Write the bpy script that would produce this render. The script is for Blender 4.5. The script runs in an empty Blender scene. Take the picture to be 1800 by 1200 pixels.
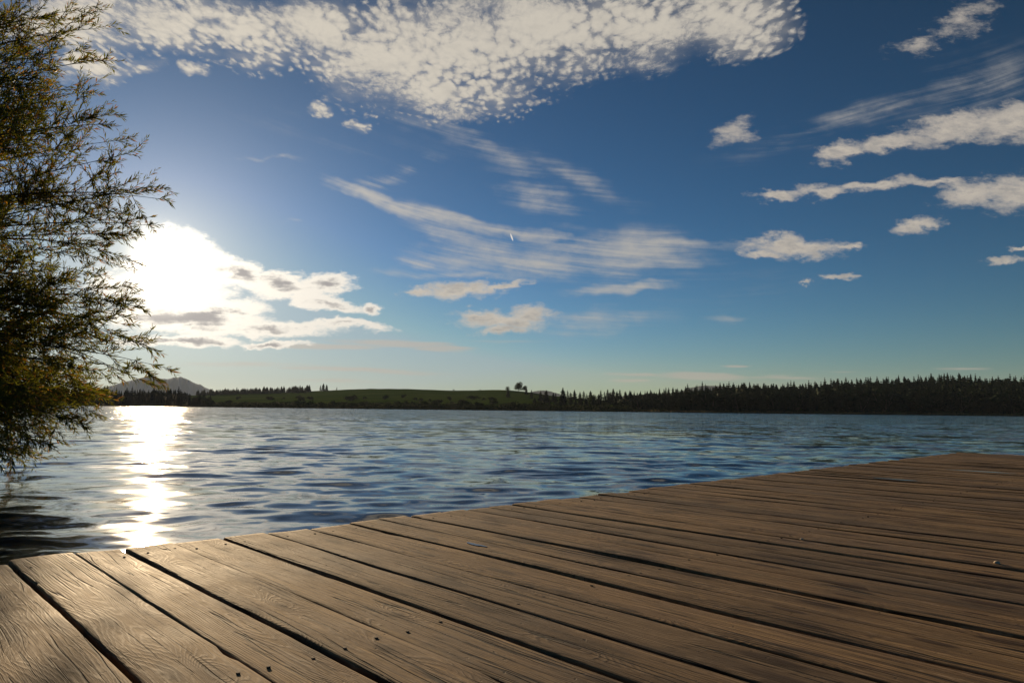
import bpy, bmesh, math, random
import numpy as np
from mathutils import Matrix, Vector

R = math.radians
rng = np.random.default_rng(11)
random.seed(11)
S = bpy.context.scene
COL = S.collection

# ------------------------------------------------------------------ camera
F_PX, CX, CY = 1280.0, 900.0, 600.0            # focal length in pixels of the 1800 px wide photograph
PITCH, ROLL = R(5.325), R(0.60)
EYE = np.array([0.0, 0.0, 0.5])                # half a metre above the boards
WATER = -0.45

def ray(x, y):
    X = (x - CX) / F_PX; Y = -(y - CY) / F_PX
    c, s = math.cos(ROLL), math.sin(ROLL)
    a, b = X * c - Y * s, X * s + Y * c
    return np.array([a, math.cos(PITCH) - b * math.sin(PITCH), math.sin(PITCH) + b * math.cos(PITCH)])

cam_data = bpy.data.cameras.new("camera")
cam = bpy.data.objects.new("camera", cam_data)
COL.objects.link(cam)
S.camera = cam
cam_data.sensor_width = 36.0
cam_data.lens = 36.0 * F_PX / 1800.0
cam_data.clip_start = 0.05
cam_data.clip_end = 60000.0
_f = Vector((0, math.cos(PITCH), math.sin(PITCH))); _r = Vector((1, 0, 0)); _u = _r.cross(_f)
_x = _r * math.cos(ROLL) + _u * math.sin(ROLL)
_y = -_r * math.sin(ROLL) + _u * math.cos(ROLL)
cam.matrix_world = Matrix(((_x.x, _y.x, -_f.x, EYE[0]), (_x.y, _y.y, -_f.y, EYE[1]), (_x.z, _y.z, -_f.z, EYE[2]), (0, 0, 0, 1)))

S.view_settings.view_transform = 'Standard'
S.view_settings.look = 'None'
S.view_settings.gamma = 1.0
S.view_settings.exposure = 0.35
S.cycles.max_bounces = 6
S.cycles.diffuse_bounces = 3
S.cycles.glossy_bounces = 3
S.cycles.transmission_bounces = 3
S.cycles.volume_bounces = 0
S.cycles.sample_clamp_indirect = 6.0
S.cycles.caustics_reflective = False
S.cycles.caustics_refractive = False

# ------------------------------------------------------------------ node expressions
class E:
    """A node socket with arithmetic."""
    def __init__(self, nt, s): self.nt, self.s = nt, s
    def _m(self, op, b=None, c=None, clamp=False):
        n = self.nt.nodes.new('ShaderNodeMath'); n.operation = op; n.use_clamp = clamp
        for i, v in enumerate((self, b, c)):
            if v is None: continue
            if isinstance(v, E): self.nt.links.new(v.s, n.inputs[i])
            else: n.inputs[i].default_value = v
        return E(self.nt, n.outputs[0])
    def __add__(a, b): return a._m('ADD', b)
    __radd__ = __add__
    def __sub__(a, b): return a._m('SUBTRACT', b)
    def __rsub__(a, b): return (a * -1.0) + b
    def __mul__(a, b): return a._m('MULTIPLY', b)
    __rmul__ = __mul__
    def __truediv__(a, b): return a._m('DIVIDE', b)
    def pow(a, b): return a._m('POWER', b)
    def max(a, b): return a._m('MAXIMUM', b)
    def min(a, b): return a._m('MINIMUM', b)
    def abs(a): return a._m('ABSOLUTE')
    def exp(a): return a._m('EXPONENT')
    def sin(a): return a._m('SINE')
    def sqrt(a): return a._m('SQRT')
    def fract(a): return a._m('FRACT')
    def acos(a): return a._m('ARCCOSINE')
    def gt(a, b): return a._m('GREATER_THAN', b)
    def clamp(a): return a._m('ADD', 0.0, clamp=True)
    def ss(a, lo, hi, to0=0.0, to1=1.0):
        n = a.nt.nodes.new('ShaderNodeMapRange'); n.interpolation_type = 'SMOOTHSTEP'
        a.nt.links.new(a.s, n.inputs[0])
        for i, v in ((1, lo), (2, hi), (3, to0), (4, to1)): n.inputs[i].default_value = v
        return E(a.nt, n.outputs[0])

class NT:
    def __init__(self, nt): self.nt = nt
    def new(self, t, **kw):
        n = self.nt.nodes.new(t)
        for k, v in kw.items(): setattr(n, k, v)
        return n
    def put(self, sock, v):
        if isinstance(v, E): self.nt.links.new(v.s, sock)
        elif isinstance(v, (tuple, list)) and sock.type == 'RGBA' and len(v) == 3: sock.default_value = (*v, 1)
        else: sock.default_value = v
    def xyz(self, x, y, z=0.0):
        n = self.new('ShaderNodeCombineXYZ')
        for i, v in enumerate((x, y, z)): self.put(n.inputs[i], v)
        return E(self.nt, n.outputs[0])
    def sep(self, v):
        n = self.new('ShaderNodeSeparateXYZ'); self.put(n.inputs[0], v)
        return [E(self.nt, o) for o in n.outputs]
    def vec(self, op, a, b=None, out=0, scale=None):
        n = self.new('ShaderNodeVectorMath', operation=op); self.put(n.inputs[0], a)
        if b is not None: self.put(n.inputs[1], b)
        if scale is not None: self.put(n.inputs['Scale'], scale)
        return E(self.nt, n.outputs[out])
    def noise(self, v, scale=1.0, detail=4.0, rough=0.55, dist=0.0, dim='3D', color=False, lac=2.0):
        n = self.new('ShaderNodeTexNoise', noise_dimensions=dim)
        self.put(n.inputs['Vector'], v)
        n.inputs['Scale'].default_value = scale; n.inputs['Detail'].default_value = detail
        n.inputs['Roughness'].default_value = rough; n.inputs['Distortion'].default_value = dist
        n.inputs['Lacunarity'].default_value = lac
        return E(self.nt, n.outputs['Color' if color else 'Fac'])
    def mix(self, f, a, b, blend='MIX'):
        n = self.new('ShaderNodeMix', data_type='RGBA', blend_type=blend); n.clamp_factor = True
        self.put(n.inputs[0], f); self.put(n.inputs[6], a); self.put(n.inputs[7], b)
        return E(self.nt, n.outputs[2])
    def scale(self, c, f):
        return self.vec('SCALE', c, scale=f)
    def mapping(self, v, loc, rot, scl):
        n = self.new('ShaderNodeMapping', vector_type='TEXTURE'); self.put(n.inputs[0], v)
        n.inputs[1].default_value = loc; n.inputs[2].default_value = rot; n.inputs[3].default_value = scl
        return E(self.nt, n.outputs[0])
    def attr(self, name, out='Vector'):
        n = self.new('ShaderNodeAttribute'); n.attribute_name = name
        return E(self.nt, n.outputs[out])

# ------------------------------------------------------------------ sky, clouds, sun
SUN_AZ, SUN_EL = R(-26.2), R(10.6)              # azimuth measured from +Y towards +X
SUN = np.array([math.sin(SUN_AZ) * math.cos(SUN_EL), math.cos(SUN_AZ) * math.cos(SUN_EL), math.sin(SUN_EL)])

world = bpy.data.worlds.new("World")
S.world = world
world.use_nodes = True
W = NT(world.node_tree)
W.nt.nodes.clear()
sky = W.new('ShaderNodeTexSky', sky_type='NISHITA')
sky.sun_disc = False
sky.sun_elevation = SUN_EL
sky.sun_rotation = SUN_AZ
sky.altitude = 700.0
sky.air_density = 1.0
sky.dust_density = 0.2
sky.ozone_density = 4.0
SKY_STRENGTH = 0.052

tc = W.new('ShaderNodeTexCoord')
d = E(W.nt, tc.outputs['Generated'])
dx, dy, dz = W.sep(d)
th = W.vec('DOT_PRODUCT', d, tuple(SUN), out=1).min(0.999999).acos() * (180 / math.pi)   # degrees from the sun

# a deep, dry evening sky: away from the sun the blue falls off faster than in the clean model
chan = []
for e, ref, p_ in zip(W.sep(E(W.nt, sky.outputs['Color'])), (4.4, 6.1, 6.8), (2.1, 1.56, 1.74)):
    q = e / ref
    chan.append(q.min(1.0).pow(p_) * q.max(1.0).pow(0.6) * ref)
base = W.xyz(*chan)
glow = ((th * th) * (-1 / 1.5)).exp() * 50.0 + (th * (-1 / 3.9)).exp() * 9.5 + (th * (-1 / 13.0)).exp() * 2.1
base = W.vec('ADD', base, W.vec('MULTIPLY', W.xyz(glow, glow, glow), (1.0, 0.84, 0.60)))

inv = dy.max(0.03)
u, v = dx / inv, dz / inv
uv = W.xyz(u, v, 0.0)
front = dy.ss(0.05, 0.2) * dz.ss(-0.01, 0.02)
pz = dz.max(0.02)
plane = W.xyz(dx / pz, dy / pz, 0.0)

def uvp(x, y):
    q = ray(x, y); return q[0] / q[1], q[2] / q[1]

def blobs(coord, rows):
    m = None
    cx_, cy_, _ = W.sep(coord)
    for row in rows:
        if m is not None: coord = W.xyz(cx_, cy_, m)       # one blob after the other keeps the shader's stack short
        x, y, rx, ry, rot = row[:5]; w = row[5] if len(row) > 5 else 1.0
        uu, vv = uvp(x, y)
        k = 1.0 / F_PX / (ray(x, y)[1])
        g = W.new('ShaderNodeTexGradient', gradient_type='SPHERICAL')
        W.put(g.inputs[0], W.mapping(coord, (uu, vv, 0), (0, 0, R(-rot)), (rx * k, ry * k, 1e7)))
        e = E(W.nt, g.outputs['Fac'])
        if w != 1.0: e = e * w
        m = e if m is None else m.max(e)
    return m

def after(vec, col):
    n = W.new('ShaderNodeVectorMath', operation='MULTIPLY_ADD')
    W.put(n.inputs[0], col); n.inputs[1].default_value = (1e-9, 1e-9, 1e-9); W.put(n.inputs[2], vec)
    return E(W.nt, n.outputs[0])

def warp(coord, nz, amt):
    n = W.vec('SUBTRACT', nz, (0.5, 0.5, 0.5))
    return W.vec('ADD', coord, W.vec('MULTIPLY', n, amt))

def over(bg, col, a): return W.mix(a, bg, col)

near = (th * (-1 / 12.0)).exp()                  # forward scattering: clouds flare towards the sun
cream = W.vec('ADD', W.vec('MULTIPLY', W.xyz(near, near, near), (6.5, 5.8, 4.6)), (7.4, 7.0, 6.4))

# cirrus: long torn fibres
uv0, plane0 = uv, plane
uv = after(uv0, W.vec('ADD', cream, base))
wc = warp(uv, W.noise(uv, 2.2, 1, color=True), (0.10, 0.05, 0))
cu_, cv_, _ = W.sep(wc)
lane = cv_ - (cu_ - 0.15) * (cu_ - 0.15) * 0.38            # the fibres follow one long bend across the sky
fib = W.noise(W.xyz(cu_ * 2.6, lane * 62.0, 0), 1.0, 6, 0.62)
fib2 = W.noise(W.xyz(cu_ * 5.5, lane * 150.0 + cu_ * 9.0, 3), 1.0, 4, 0.6)
ci = blobs(warp(uv, W.noise(uv, 6.0, 4, 0.62, color=True), (0.10, 0.06, 0)), [
    (640, 345, 110, 20, 25), (700, 368, 110, 22, 24), (770, 385, 170, 24, 14), (930, 408, 220, 16, 8), (800, 415, 170, 50, 26, .8), (860, 445, 150, 50, 20, .8),
    (900, 465, 260, 46, 4, .85), (1060, 445, 270, 60, -3, .75), (1180, 428, 190, 18, -2, .85), (1110, 468, 220, 46, -5, .6), (950, 345, 130, 50, 30, .6),
    (840, 260, 230, 34, 24, .5), (1010, 315, 150, 34, 26, .5), (690, 308, 120, 30, -20, .5), (1500, 205, 330, 40, -18, .42), (1560, 195, 240, 30, -20, .4),
    (1720, 150, 260, 90, -15, .36), (740, 465, 75, 20, 0, .65), (1100, 511, 150, 14, -4, .85), (1060, 565, 160, 34, -5, .65), (1280, 560, 70, 12, 0, .45), (800, 490, 240, 14, 2, .5),
    (470, 275, 90, 8, 4, .4), (530, 390, 60, 8, -8, .4), (600, 240, 340, 50, 12, .22), (1250, 500, 260, 60, 0, .25)])
tuft = W.noise(W.vec('MULTIPLY', uv, (1, 1.7, 1)), 8.0, 6, 0.66)
dens = (ci * 1.25 + (fib * 0.62 + fib2 * 0.38 - 0.5) * 3.2 + (tuft - 0.5) * 2.4).ss(-0.05, 1.5) * ci.ss(0.0, 0.45)
a_ci = dens * 0.86 * front
out = over(base, W.scale(cream, 0.92), a_ci)

uv = after(uv0, out)
# thin bars low over the horizon
wh = warp(uv, W.noise(W.vec('MULTIPLY', uv, (1, 5, 1)), 14.0, 3, color=True), (0.07, 0.006, 0))
hz = blobs(wh, [
    (1115, 657, 75, 5, 0), (1235, 661, 130, 9, 2), (1295, 643, 35, 3.5, 0), (1110, 669, 50, 4, 0), (1480, 655, 70, 4, 0, .5), (1690, 648, 80, 4, 0, .6),
    (700, 604, 150, 9, 1), (780, 612, 80, 8, 0), (560, 609, 150, 7, 0), (640, 650, 240, 7, 2, .7), (580, 668, 200, 6, 0, .5), (900, 600, 160, 5, 0, .4),
    (1000, 590, 60, 5, 0, .4), (1360, 664, 120, 6, 0, .6), (430, 640, 200, 8, 0, .5)])
nh = W.noise(W.vec('MULTIPLY', uv, (9, 120, 1)), 1.0, 5, 0.6)
a_hz = (hz * 1.4 + (nh - 0.5) * 1.2).ss(0.15, 0.9) * hz.ss(0, 0.1) * 0.6 * front
out = over(out, W.vec('MULTIPLY', cream, (0.95, 0.86, 0.80)), a_hz)

# altocumulus: a field of small cells
uv = after(uv0, out)
wa = warp(uv, W.noise(uv, 7.0, 4, 0.6, color=True), (0.13, 0.09, 0))
ac = blobs(wa, [
    (130, 25, 200, 70, 0), (330, 30, 200, 85, 5), (420, 60, 130, 75, 10), (560, 45, 190, 85, 8), (700, 95, 190, 125, 15), (820, 85, 250, 135, 0), (760, 150, 150, 65, 5, .85),
    (960, 60, 260, 115, -5), (1130, 35, 230, 110, -8), (1280, 25, 140, 85, -10), (870, -60, 500, 90, 0), (250, 118, 55, 20, 0, .75), (340, 130, 30, 18, 20, .75),
    (640, 218, 40, 14, 15, .6), (560, 178, 28, 22, 40, .6), (170, 100, 90, 50, 10), (1180, 115, 50, 12, 0, .35)])
plane = after(plane0, W.xyz(ac, ac, ac))
wp = warp(plane, W.noise(plane, 7.0, 5, 0.6, color=True), (0.07, 0.07, 0))
vor = W.new('ShaderNodeTexVoronoi', feature='SMOOTH_F1', voronoi_dimensions='2D')
W.put(vor.inputs['Vector'], W.vec('MULTIPLY', wp, (39, 21, 1)))
vor.inputs['Scale'].default_value = 1.0; vor.inputs['Smoothness'].default_value = 0.45
cellw = W.noise(plane, 3.2, 2, 0.5).ss(0.36, 0.62, 0.25, 1.15)
cell = (0.5 - E(W.nt, vor.outputs['Distance'])) * cellw
cell2 = W.noise(W.vec('MULTIPLY', wp, (60.0, 34.0, 1)), 1.0, 6, 0.72)
big = W.noise(plane, 5.5, 4, 0.6)
field = ac * 1.7 + cell * 1.25 + (cell2 - 0.5) * 1.7 + (big - 0.5) * 2.2
a_ac = field.ss(0.22, 1.30).max(ac.ss(0.05, 0.6) * (big - 0.1).ss(0.1, 0.6) * 0.75) * ac.ss(0.0, 0.1) * front
thick = (field - 0.45).ss(0.0, 1.3)
ac_col = W.mix(thick, W.vec('MULTIPLY', cream, (0.80, 0.80, 0.82)), W.vec('MULTIPLY', cream, (1.22, 1.18, 1.10)))
ac_col = W.mix((W.noise(plane, 11.0, 5, 0.6) - 0.5).ss(0.0, 0.25) * 0.3, ac_col, W.vec('MULTIPLY', cream, (0.72, 0.72, 0.72)))
out = over(out, ac_col, a_ac * 0.93)

# small flat cumulus
uv = after(uv0, out)
def cumulus(rows, sc, k, lo, hi, shade, lift):
    wn = warp(uv, W.noise(W.vec('MULTIPLY', uv, (1, 1.9, 1)), sc * 0.7, 6, 0.65, color=True), (0.085, 0.040, 0))
    m = blobs(wn, rows)
    n = W.noise(W.vec('MULTIPLY', uv, (1, 2.2, 1)), sc, 7, 0.70)
    n_up = W.noise(W.vec('MULTIPLY', W.vec('ADD', uv, lift), (1, 2.2, 1)), sc, 5, 0.66)
    f = m * 1.9 + (n - 0.5) * k
    return f.ss(lo, hi) * m.ss(0, 0.08) * front, f, (n - n_up)
a_cu, f_cu, rel = cumulus([
    (1400, 435, 130, 26, 0), (1380, 425, 60, 22, -5), (1340, 444, 60, 14, 0), (1490, 432, 45, 10, -4), (1475, 268, 75, 26, -14), (1560, 250, 110, 24, -8), (1680, 225, 150, 40, -12), (1790, 215, 130, 50, -8),
    (1370, 343, 60, 15, 0), (1450, 336, 80, 18, -4), (1540, 326, 110, 16, -7), (1640, 320, 90, 12, 0, .8), (1710, 342, 90, 34, -4), (1790, 338, 120, 46, -2),
    (1618, 393, 60, 20, -10), (1290, 235, 66, 36, -25, .62), (1478, 487, 40, 10, 0, .9), (1412, 493, 20, 5, 0, .8), (1762, 457, 60, 9, -10, .8), (1800, 436, 24, 7, 0),
    (1690, 38, 90, 45, -25, .55), (1610, 82, 80, 24, -12, .5),
    (810, 511, 125, 20, -5), (740, 516, 50, 15, 0), (890, 503, 60, 11, -8), (880, 564, 125, 26, 2), (930, 552, 70, 20, 0), (880, 580, 80, 13, 0), (830, 555, 40, 16, 0)],
    30.0, 2.6, 0.20, 1.55, None, (-0.010, 0.018, 0))
cu_shade = (rel * 1.5 + (f_cu - 1.0) * 0.45).ss(-0.25, 0.9)
cu_tex = W.noise(W.vec('MULTIPLY', uv, (40, 90, 1)), 1.0, 4, 0.65)
cu_col = W.mix((cu_shade + (cu_tex - 0.5) * 1.1).clamp(), W.vec('MULTIPLY', cream, (1.12, 1.05, 0.97)), W.vec('MULTIPLY', cream, (0.68, 0.68, 0.70)))
out = over(out, cu_col, a_cu * 0.95)

uv = after(uv0, out)
# the bank of cloud the sun shines through: bright fringes, grey thick bellies
a_sn, f_sn, rel = cumulus([
    (330, 450, 120, 60, 20), (300, 500, 170, 75, 0), (420, 480, 110, 40, 22), (500, 500, 110, 30, 8), (570, 500, 75, 22, 0), (570, 530, 110, 18, 14), (648, 546, 30, 14, 0),
    (330, 560, 220, 45, 0), (600, 570, 120, 13, 2), (470, 575, 190, 22, 0), (320, 600, 170, 16, 0), (470, 603, 110, 9, 0), (400, 540, 120, 30, 0)],
    20.0, 2.2, 0.25, 1.0, None, (0.010, -0.016, 0))
bell = W.noise(W.vec('MULTIPLY', warp(uv, W.noise(uv, 10.0, 3, color=True), (0.05, 0.02, 0)), (3.2, 30.0, 1)), 1.0, 5, 0.6)
belly = (f_sn - 1.25 + (bell - 0.5) * 3.6).ss(0.0, 0.8) * th.ss(2.0, 5.0)
bright = W.vec('ADD', W.scale(cream, 1.35), W.vec('MULTIPLY', W.xyz(glow, glow, glow), (1.3, 1.15, 0.92)))
dark = W.vec('ADD', W.vec('MULTIPLY', W.xyz(glow, glow, glow), (0.30, 0.27, 0.25)), (5.2, 4.8, 4.7))
out = over(out, W.mix(belly * 0.95, bright, dark), a_sn * 0.97)

# a short vapour trail of a climbing aircraft
uv = after(uv0, out)
tr = blobs(uv, [(899.5, 417, 9.5, 1.6, 70)])
out = over(out, (12.0, 11.0, 10.0), tr.ss(0.1, 0.5) * front)

bgn = W.new('ShaderNodeBackground')
W.put(bgn.inputs['Color'], out)
bgn.inputs['Strength'].default_value = SKY_STRENGTH
wo = W.new('ShaderNodeOutputWorld')
W.nt.links.new(bgn.outputs[0], wo.inputs['Surface'])
world.cycles.sampling_method = 'MANUAL'
world.cycles.sample_map_resolution = 1024

sun_data = bpy.data.lights.new("sun", 'SUN')
sun_data.energy = 5.0
sun_data.angle = R(0.53)
sun_data.color = (1.0, 0.74, 0.45)
sun = bpy.data.objects.new("sun", sun_data)
COL.objects.link(sun)
sun.rotation_euler = Vector(tuple(SUN)).to_track_quat('Z', 'Y').to_euler()
sun.location = (0, 0, 40)

# ------------------------------------------------------------------ object helpers
def tag(o, label=None, cat=None, group=None, kind=None):
    if label: o['label'] = label
    if cat: o['category'] = cat
    if group: o['group'] = group
    if kind: o['kind'] = kind
    return o

def mesh_from(name, verts, faces, mats=(), smooth=False, mat_idx=None):
    """verts (n,3); faces: a list of index arrays, each (m,3) or (m,4)."""
    verts = np.asarray(verts, dtype=np.float32)
    if not isinstance(faces, (list, tuple)): faces = [faces]
    faces = [np.asarray(f, dtype=np.int32) for f in faces if len(f)]
    me = bpy.data.meshes.new(name)
    me.vertices.add(len(verts)); me.vertices.foreach_set('co', verts.ravel())
    loops = np.concatenate([f.ravel() for f in faces])
    sizes = np.concatenate([np.full(len(f), f.shape[1], dtype=np.int32) for f in faces])
    starts = np.concatenate([[0], np.cumsum(sizes)[:-1]]).astype(np.int32)
    me.loops.add(len(loops)); me.loops.foreach_set('vertex_index', loops)
    me.polygons.add(len(sizes)); me.polygons.foreach_set('loop_start', starts)
    me.polygons.foreach_set('use_smooth', np.full(len(sizes), smooth))
    for m in mats: me.materials.append(m)
    if mat_idx is not None: me.polygons.foreach_set('material_index', np.asarray(mat_idx, dtype=np.int32))
    me.update(calc_edges=True)
    me.validate()
    return me

def link(name, me, parent=None, loc=(0, 0, 0)):
    o = bpy.data.objects.new(name, me); COL.objects.link(o)
    o.location = loc
    if parent is not None: o.parent = parent
    return o

def empty(name, loc):
    o = bpy.data.objects.new(name, None); COL.objects.link(o); o.location = loc; o.empty_display_size = 0.3
    return o

class MB:
    """Collects pieces into one mesh."""
    def __init__(self): self.v, self.f3, self.f4, self.n, self.i3, self.i4 = [], [], [], 0, [], []
    def add(self, v, f, mi=0):
        v = np.asarray(v, dtype=np.float64); f = np.asarray(f, dtype=np.int64)
        self.v.append(v)
        (self.f3 if f.shape[1] == 3 else self.f4).append(f + self.n)
        (self.i3 if f.shape[1] == 3 else self.i4).append(np.full(len(f), mi))
        self.n += len(v)
    def mesh(self, name, mats, smooth=False):
        fs, ix = [], []
        if self.f3: fs.append(np.concatenate(self.f3)); ix.append(np.concatenate(self.i3))
        if self.f4: fs.append(np.concatenate(self.f4)); ix.append(np.concatenate(self.i4))
        return mesh_from(name, np.concatenate(self.v), fs, mats, smooth, np.concatenate(ix))

def tube(mb, pts, rad, sides=6, mi=0):
    pts = np.asarray(pts, float); n = len(pts)
    t = np.gradient(pts, axis=0); t /= np.linalg.norm(t, axis=1)[:, None] + 1e-9
    ref = np.array([0, 0, 1.0]) if abs(t[0, 2]) < 0.9 else np.array([1.0, 0, 0])
    a = np.cross(t, ref); a /= np.linalg.norm(a, axis=1)[:, None] + 1e-9
    b = np.cross(t, a)
    ang = np.arange(sides) * 2 * math.pi / sides
    v = pts[:, None, :] + np.asarray(rad)[:, None, None] * (np.cos(ang)[None, :, None] * a[:, None, :] + np.sin(ang)[None, :, None] * b[:, None, :])
    idx = np.arange(n * sides).reshape(n, sides)
    q = np.stack([idx[:-1], np.roll(idx[:-1], -1, 1), np.roll(idx[1:], -1, 1), idx[1:]], -1).reshape(-1, 4)
    mb.add(v.reshape(-1, 3), q, mi)

def box(mb, c, ax, ay, az, hx, hy, hz, mi=0):
    c, ax, ay, az = (np.asarray(q, float) for q in (c, ax, ay, az))
    v = [c + ax * hx * i + ay * hy * j + az * hz * k for i in (-1, 1) for j in (-1, 1) for k in (-1, 1)]
    mb.add(v, [[0, 1, 3, 2], [4, 6, 7, 5], [0, 4, 5, 1], [2, 3, 7, 6], [0, 2, 6, 4], [1, 5, 7, 3]], mi)

def material(name):
    m = bpy.data.materials.new(name); m.use_nodes = True
    T = NT(m.node_tree); T.nt.nodes.clear()
    o = T.new('ShaderNodeOutputMaterial')
    return m, T, o

def principled(T, o, **kw):
    p = T.new('ShaderNodeBsdfPrincipled')
    for k, val in kw.items(): T.put(p.inputs[k.replace('_', ' ')], val)
    T.nt.links.new(p.outputs[0], o.inputs['Surface'])
    return p

def simple_noise_mat(name, c1, c2, scale, rough=0.9, spec=0.2, bump=0.0, bscale=8.0):
    m, T, o = material(name)
    g = T.new('ShaderNodeNewGeometry'); pos = E(T.nt, g.outputs['Position'])
    n = T.noise(pos, scale, 6, 0.6)
    p = principled(T, o, Base_Color=T.mix(n.ss(0.3, 0.7), c1, c2), Roughness=rough)
    p.inputs['Specular IOR Level'].default_value = spec
    if bump:
        b = T.new('ShaderNodeBump'); b.inputs['Strength'].default_value = 1.0; b.inputs['Distance'].default_value = bump
        T.put(b.inputs['Height'], T.noise(pos, bscale, 6, 0.6)); T.nt.links.new(b.outputs[0], p.inputs['Normal'])
    return m

def diffuse_noise_mat(name, c1, c2, scale):
    m, T, o = material(name)
    g = T.new('ShaderNodeNewGeometry'); n = T.noise(E(T.nt, g.outputs['Position']), scale, 6, 0.6)
    df = T.new('ShaderNodeBsdfDiffuse'); T.put(df.inputs[0], T.mix(n.ss(0.3, 0.7), c1, c2)); T.nt.links.new(df.outputs[0], o.inputs['Surface'])
    return m

# ------------------------------------------------------------------ far terrain
#         x px   shore m  crest m  crest ground y px
TERRAIN = np.array([
    (-2600, 900, 1400, 690), (-900, 880, 1350, 690), (100, 850, 1300, 700), (250, 850, 1300, 699), (360, 800, 1800, 694), (450, 760, 1800, 690.5), (570, 700, 1700, 686.5), (650, 660, 1500, 683),
    (720, 640, 1400, 684), (800, 620, 1350, 686), (880, 600, 1300, 685.5), (920, 590, 1250, 688), (980, 580, 1200, 697), (1050, 570, 1100, 703), (1100, 560, 1000, 706), (1200, 560, 900, 706),
    (1300, 570, 900, 703), (1400, 580, 950, 703), (1450, 590, 950, 697), (1500, 600, 950, 695.5), (1600, 620, 950, 692), (1660, 620, 950, 687), (1750, 630, 950, 693), (1800, 640, 950, 695), (2400, 640, 950, 700), (4200, 640, 950, 704)], float)

def az_of(x):
    q = ray(x, 715.0); return math.atan2(q[0], q[1])
T_AZ = np.array([az_of(x) for x in TERRAIN[:, 0]])
T_H = np.array([r[2] * ray(r[0], r[3])[2] / math.hypot(*ray(r[0], r[3])[:2]) + EYE[2] for r in TERRAIN])

def terrain_at(az):
    return (np.interp(az, T_AZ, TERRAIN[:, 1]), np.interp(az, T_AZ, TERRAIN[:, 2]), np.interp(az, T_AZ, T_H))

def hnoise(x, y, s):
    return (np.sin(x * s + 1.3) * np.cos(y * s * 1.17 + 0.4) + 0.5 * np.sin(x * s * 2.3 + y * s * 1.9 + 2.0) + 0.3 * np.cos(x * s * 4.1 - y * s * 3.7))

def ground_z(az, D):
    d0, dc, hc = terrain_at(az)
    d0 = d0 + 6 * np.sin(az * 90) + 3 * np.sin(az * 211 + 1)
    s = (D - d0) / (dc - d0)
    x, y = D * np.sin(az), D * np.cos(az)
    up = np.clip(s, 0, 1)
    z = WATER + 0.25 + (hc - WATER) * (up ** 1.15 * (1 - 0.35 * up * (1 - up)))
    z = np.where(s > 1, hc - (D - dc) * 0.035, z)
    z = z + np.clip(s, 0, 1) * 0.5 * hnoise(x, y, 0.02)
    z = np.where(s < 0, WATER + 0.25 + (D - d0) * 0.08, z)
    return z

azs = np.linspace(R(-78), R(78), 420)
ss_ = np.concatenate([np.linspace(-0.1, 1.0, 70), np.linspace(1.03, 4.0, 24)])
AZ, SG = np.meshgrid(azs, ss_)
d0, dc, hc = terrain_at(AZ)
DD = d0 + SG * (dc - d0)
ZZ = ground_z(AZ, DD)
tv = np.stack([DD * np.sin(AZ), DD * np.cos(AZ), ZZ], -1).reshape(-1, 3)
ni, nj = AZ.shape
ii = np.arange(ni * nj).reshape(ni, nj)
tq = np.stack([ii[:-1, :-1], ii[:-1, 1:], ii[1:, 1:], ii[1:, :-1]], -1).reshape(-1, 4)

m_meadow, T, o_ = material("meadow_grass")
g_ = T.new('ShaderNodeNewGeometry'); pos = E(T.nt, g_.outputs['Position'])
n1 = T.noise(pos, 0.012, 5, 0.6); n2 = T.noise(T.vec('MULTIPLY', pos, (0.02, 0.1, 0.1)), 1.0, 5, 0.6)
c = T.mix(n1.ss(0.35, 0.65), (0.030, 0.062, 0.009), (0.052, 0.084, 0.013))
c = T.mix(n2.ss(0.48, 0.62) * 0.7, c, (0.040, 0.060, 0.016))
n3 = T.noise(T.vec('MULTIPLY', pos, (0.006, 0.03, 0)), 1.0, 3, 0.5)
c = T.mix(n3.ss(0.5, 0.56) * 0.6, c, (0.068, 0.090, 0.021))
_, _, pz_ = T.sep(pos)
c = T.mix(pz_.ss(0.2, 4.0), (0.075, 0.062, 0.025), c)
df = T.new('ShaderNodeBsdfDiffuse'); T.put(df.inputs[0], c); T.nt.links.new(df.outputs[0], o_.inputs['Surface'])
terrain = link("terrain", mesh_from("terrain", tv, tq, [m_meadow], True))
tag(terrain, "green meadow hills rising behind the far lake shore", kind='structure')

# ------------------------------------------------------------------ mountains far behind
m_rock = diffuse_noise_mat("hazed_rock", (0.27, 0.30, 0.36), (0.36, 0.39, 0.45), 0.002)  # pale bluish limestone; part of the haze is put into its colour
m_hill = diffuse_noise_mat("wooded_hill", (0.06, 0.085, 0.075), (0.09, 0.12, 0.10), 0.003)

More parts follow.
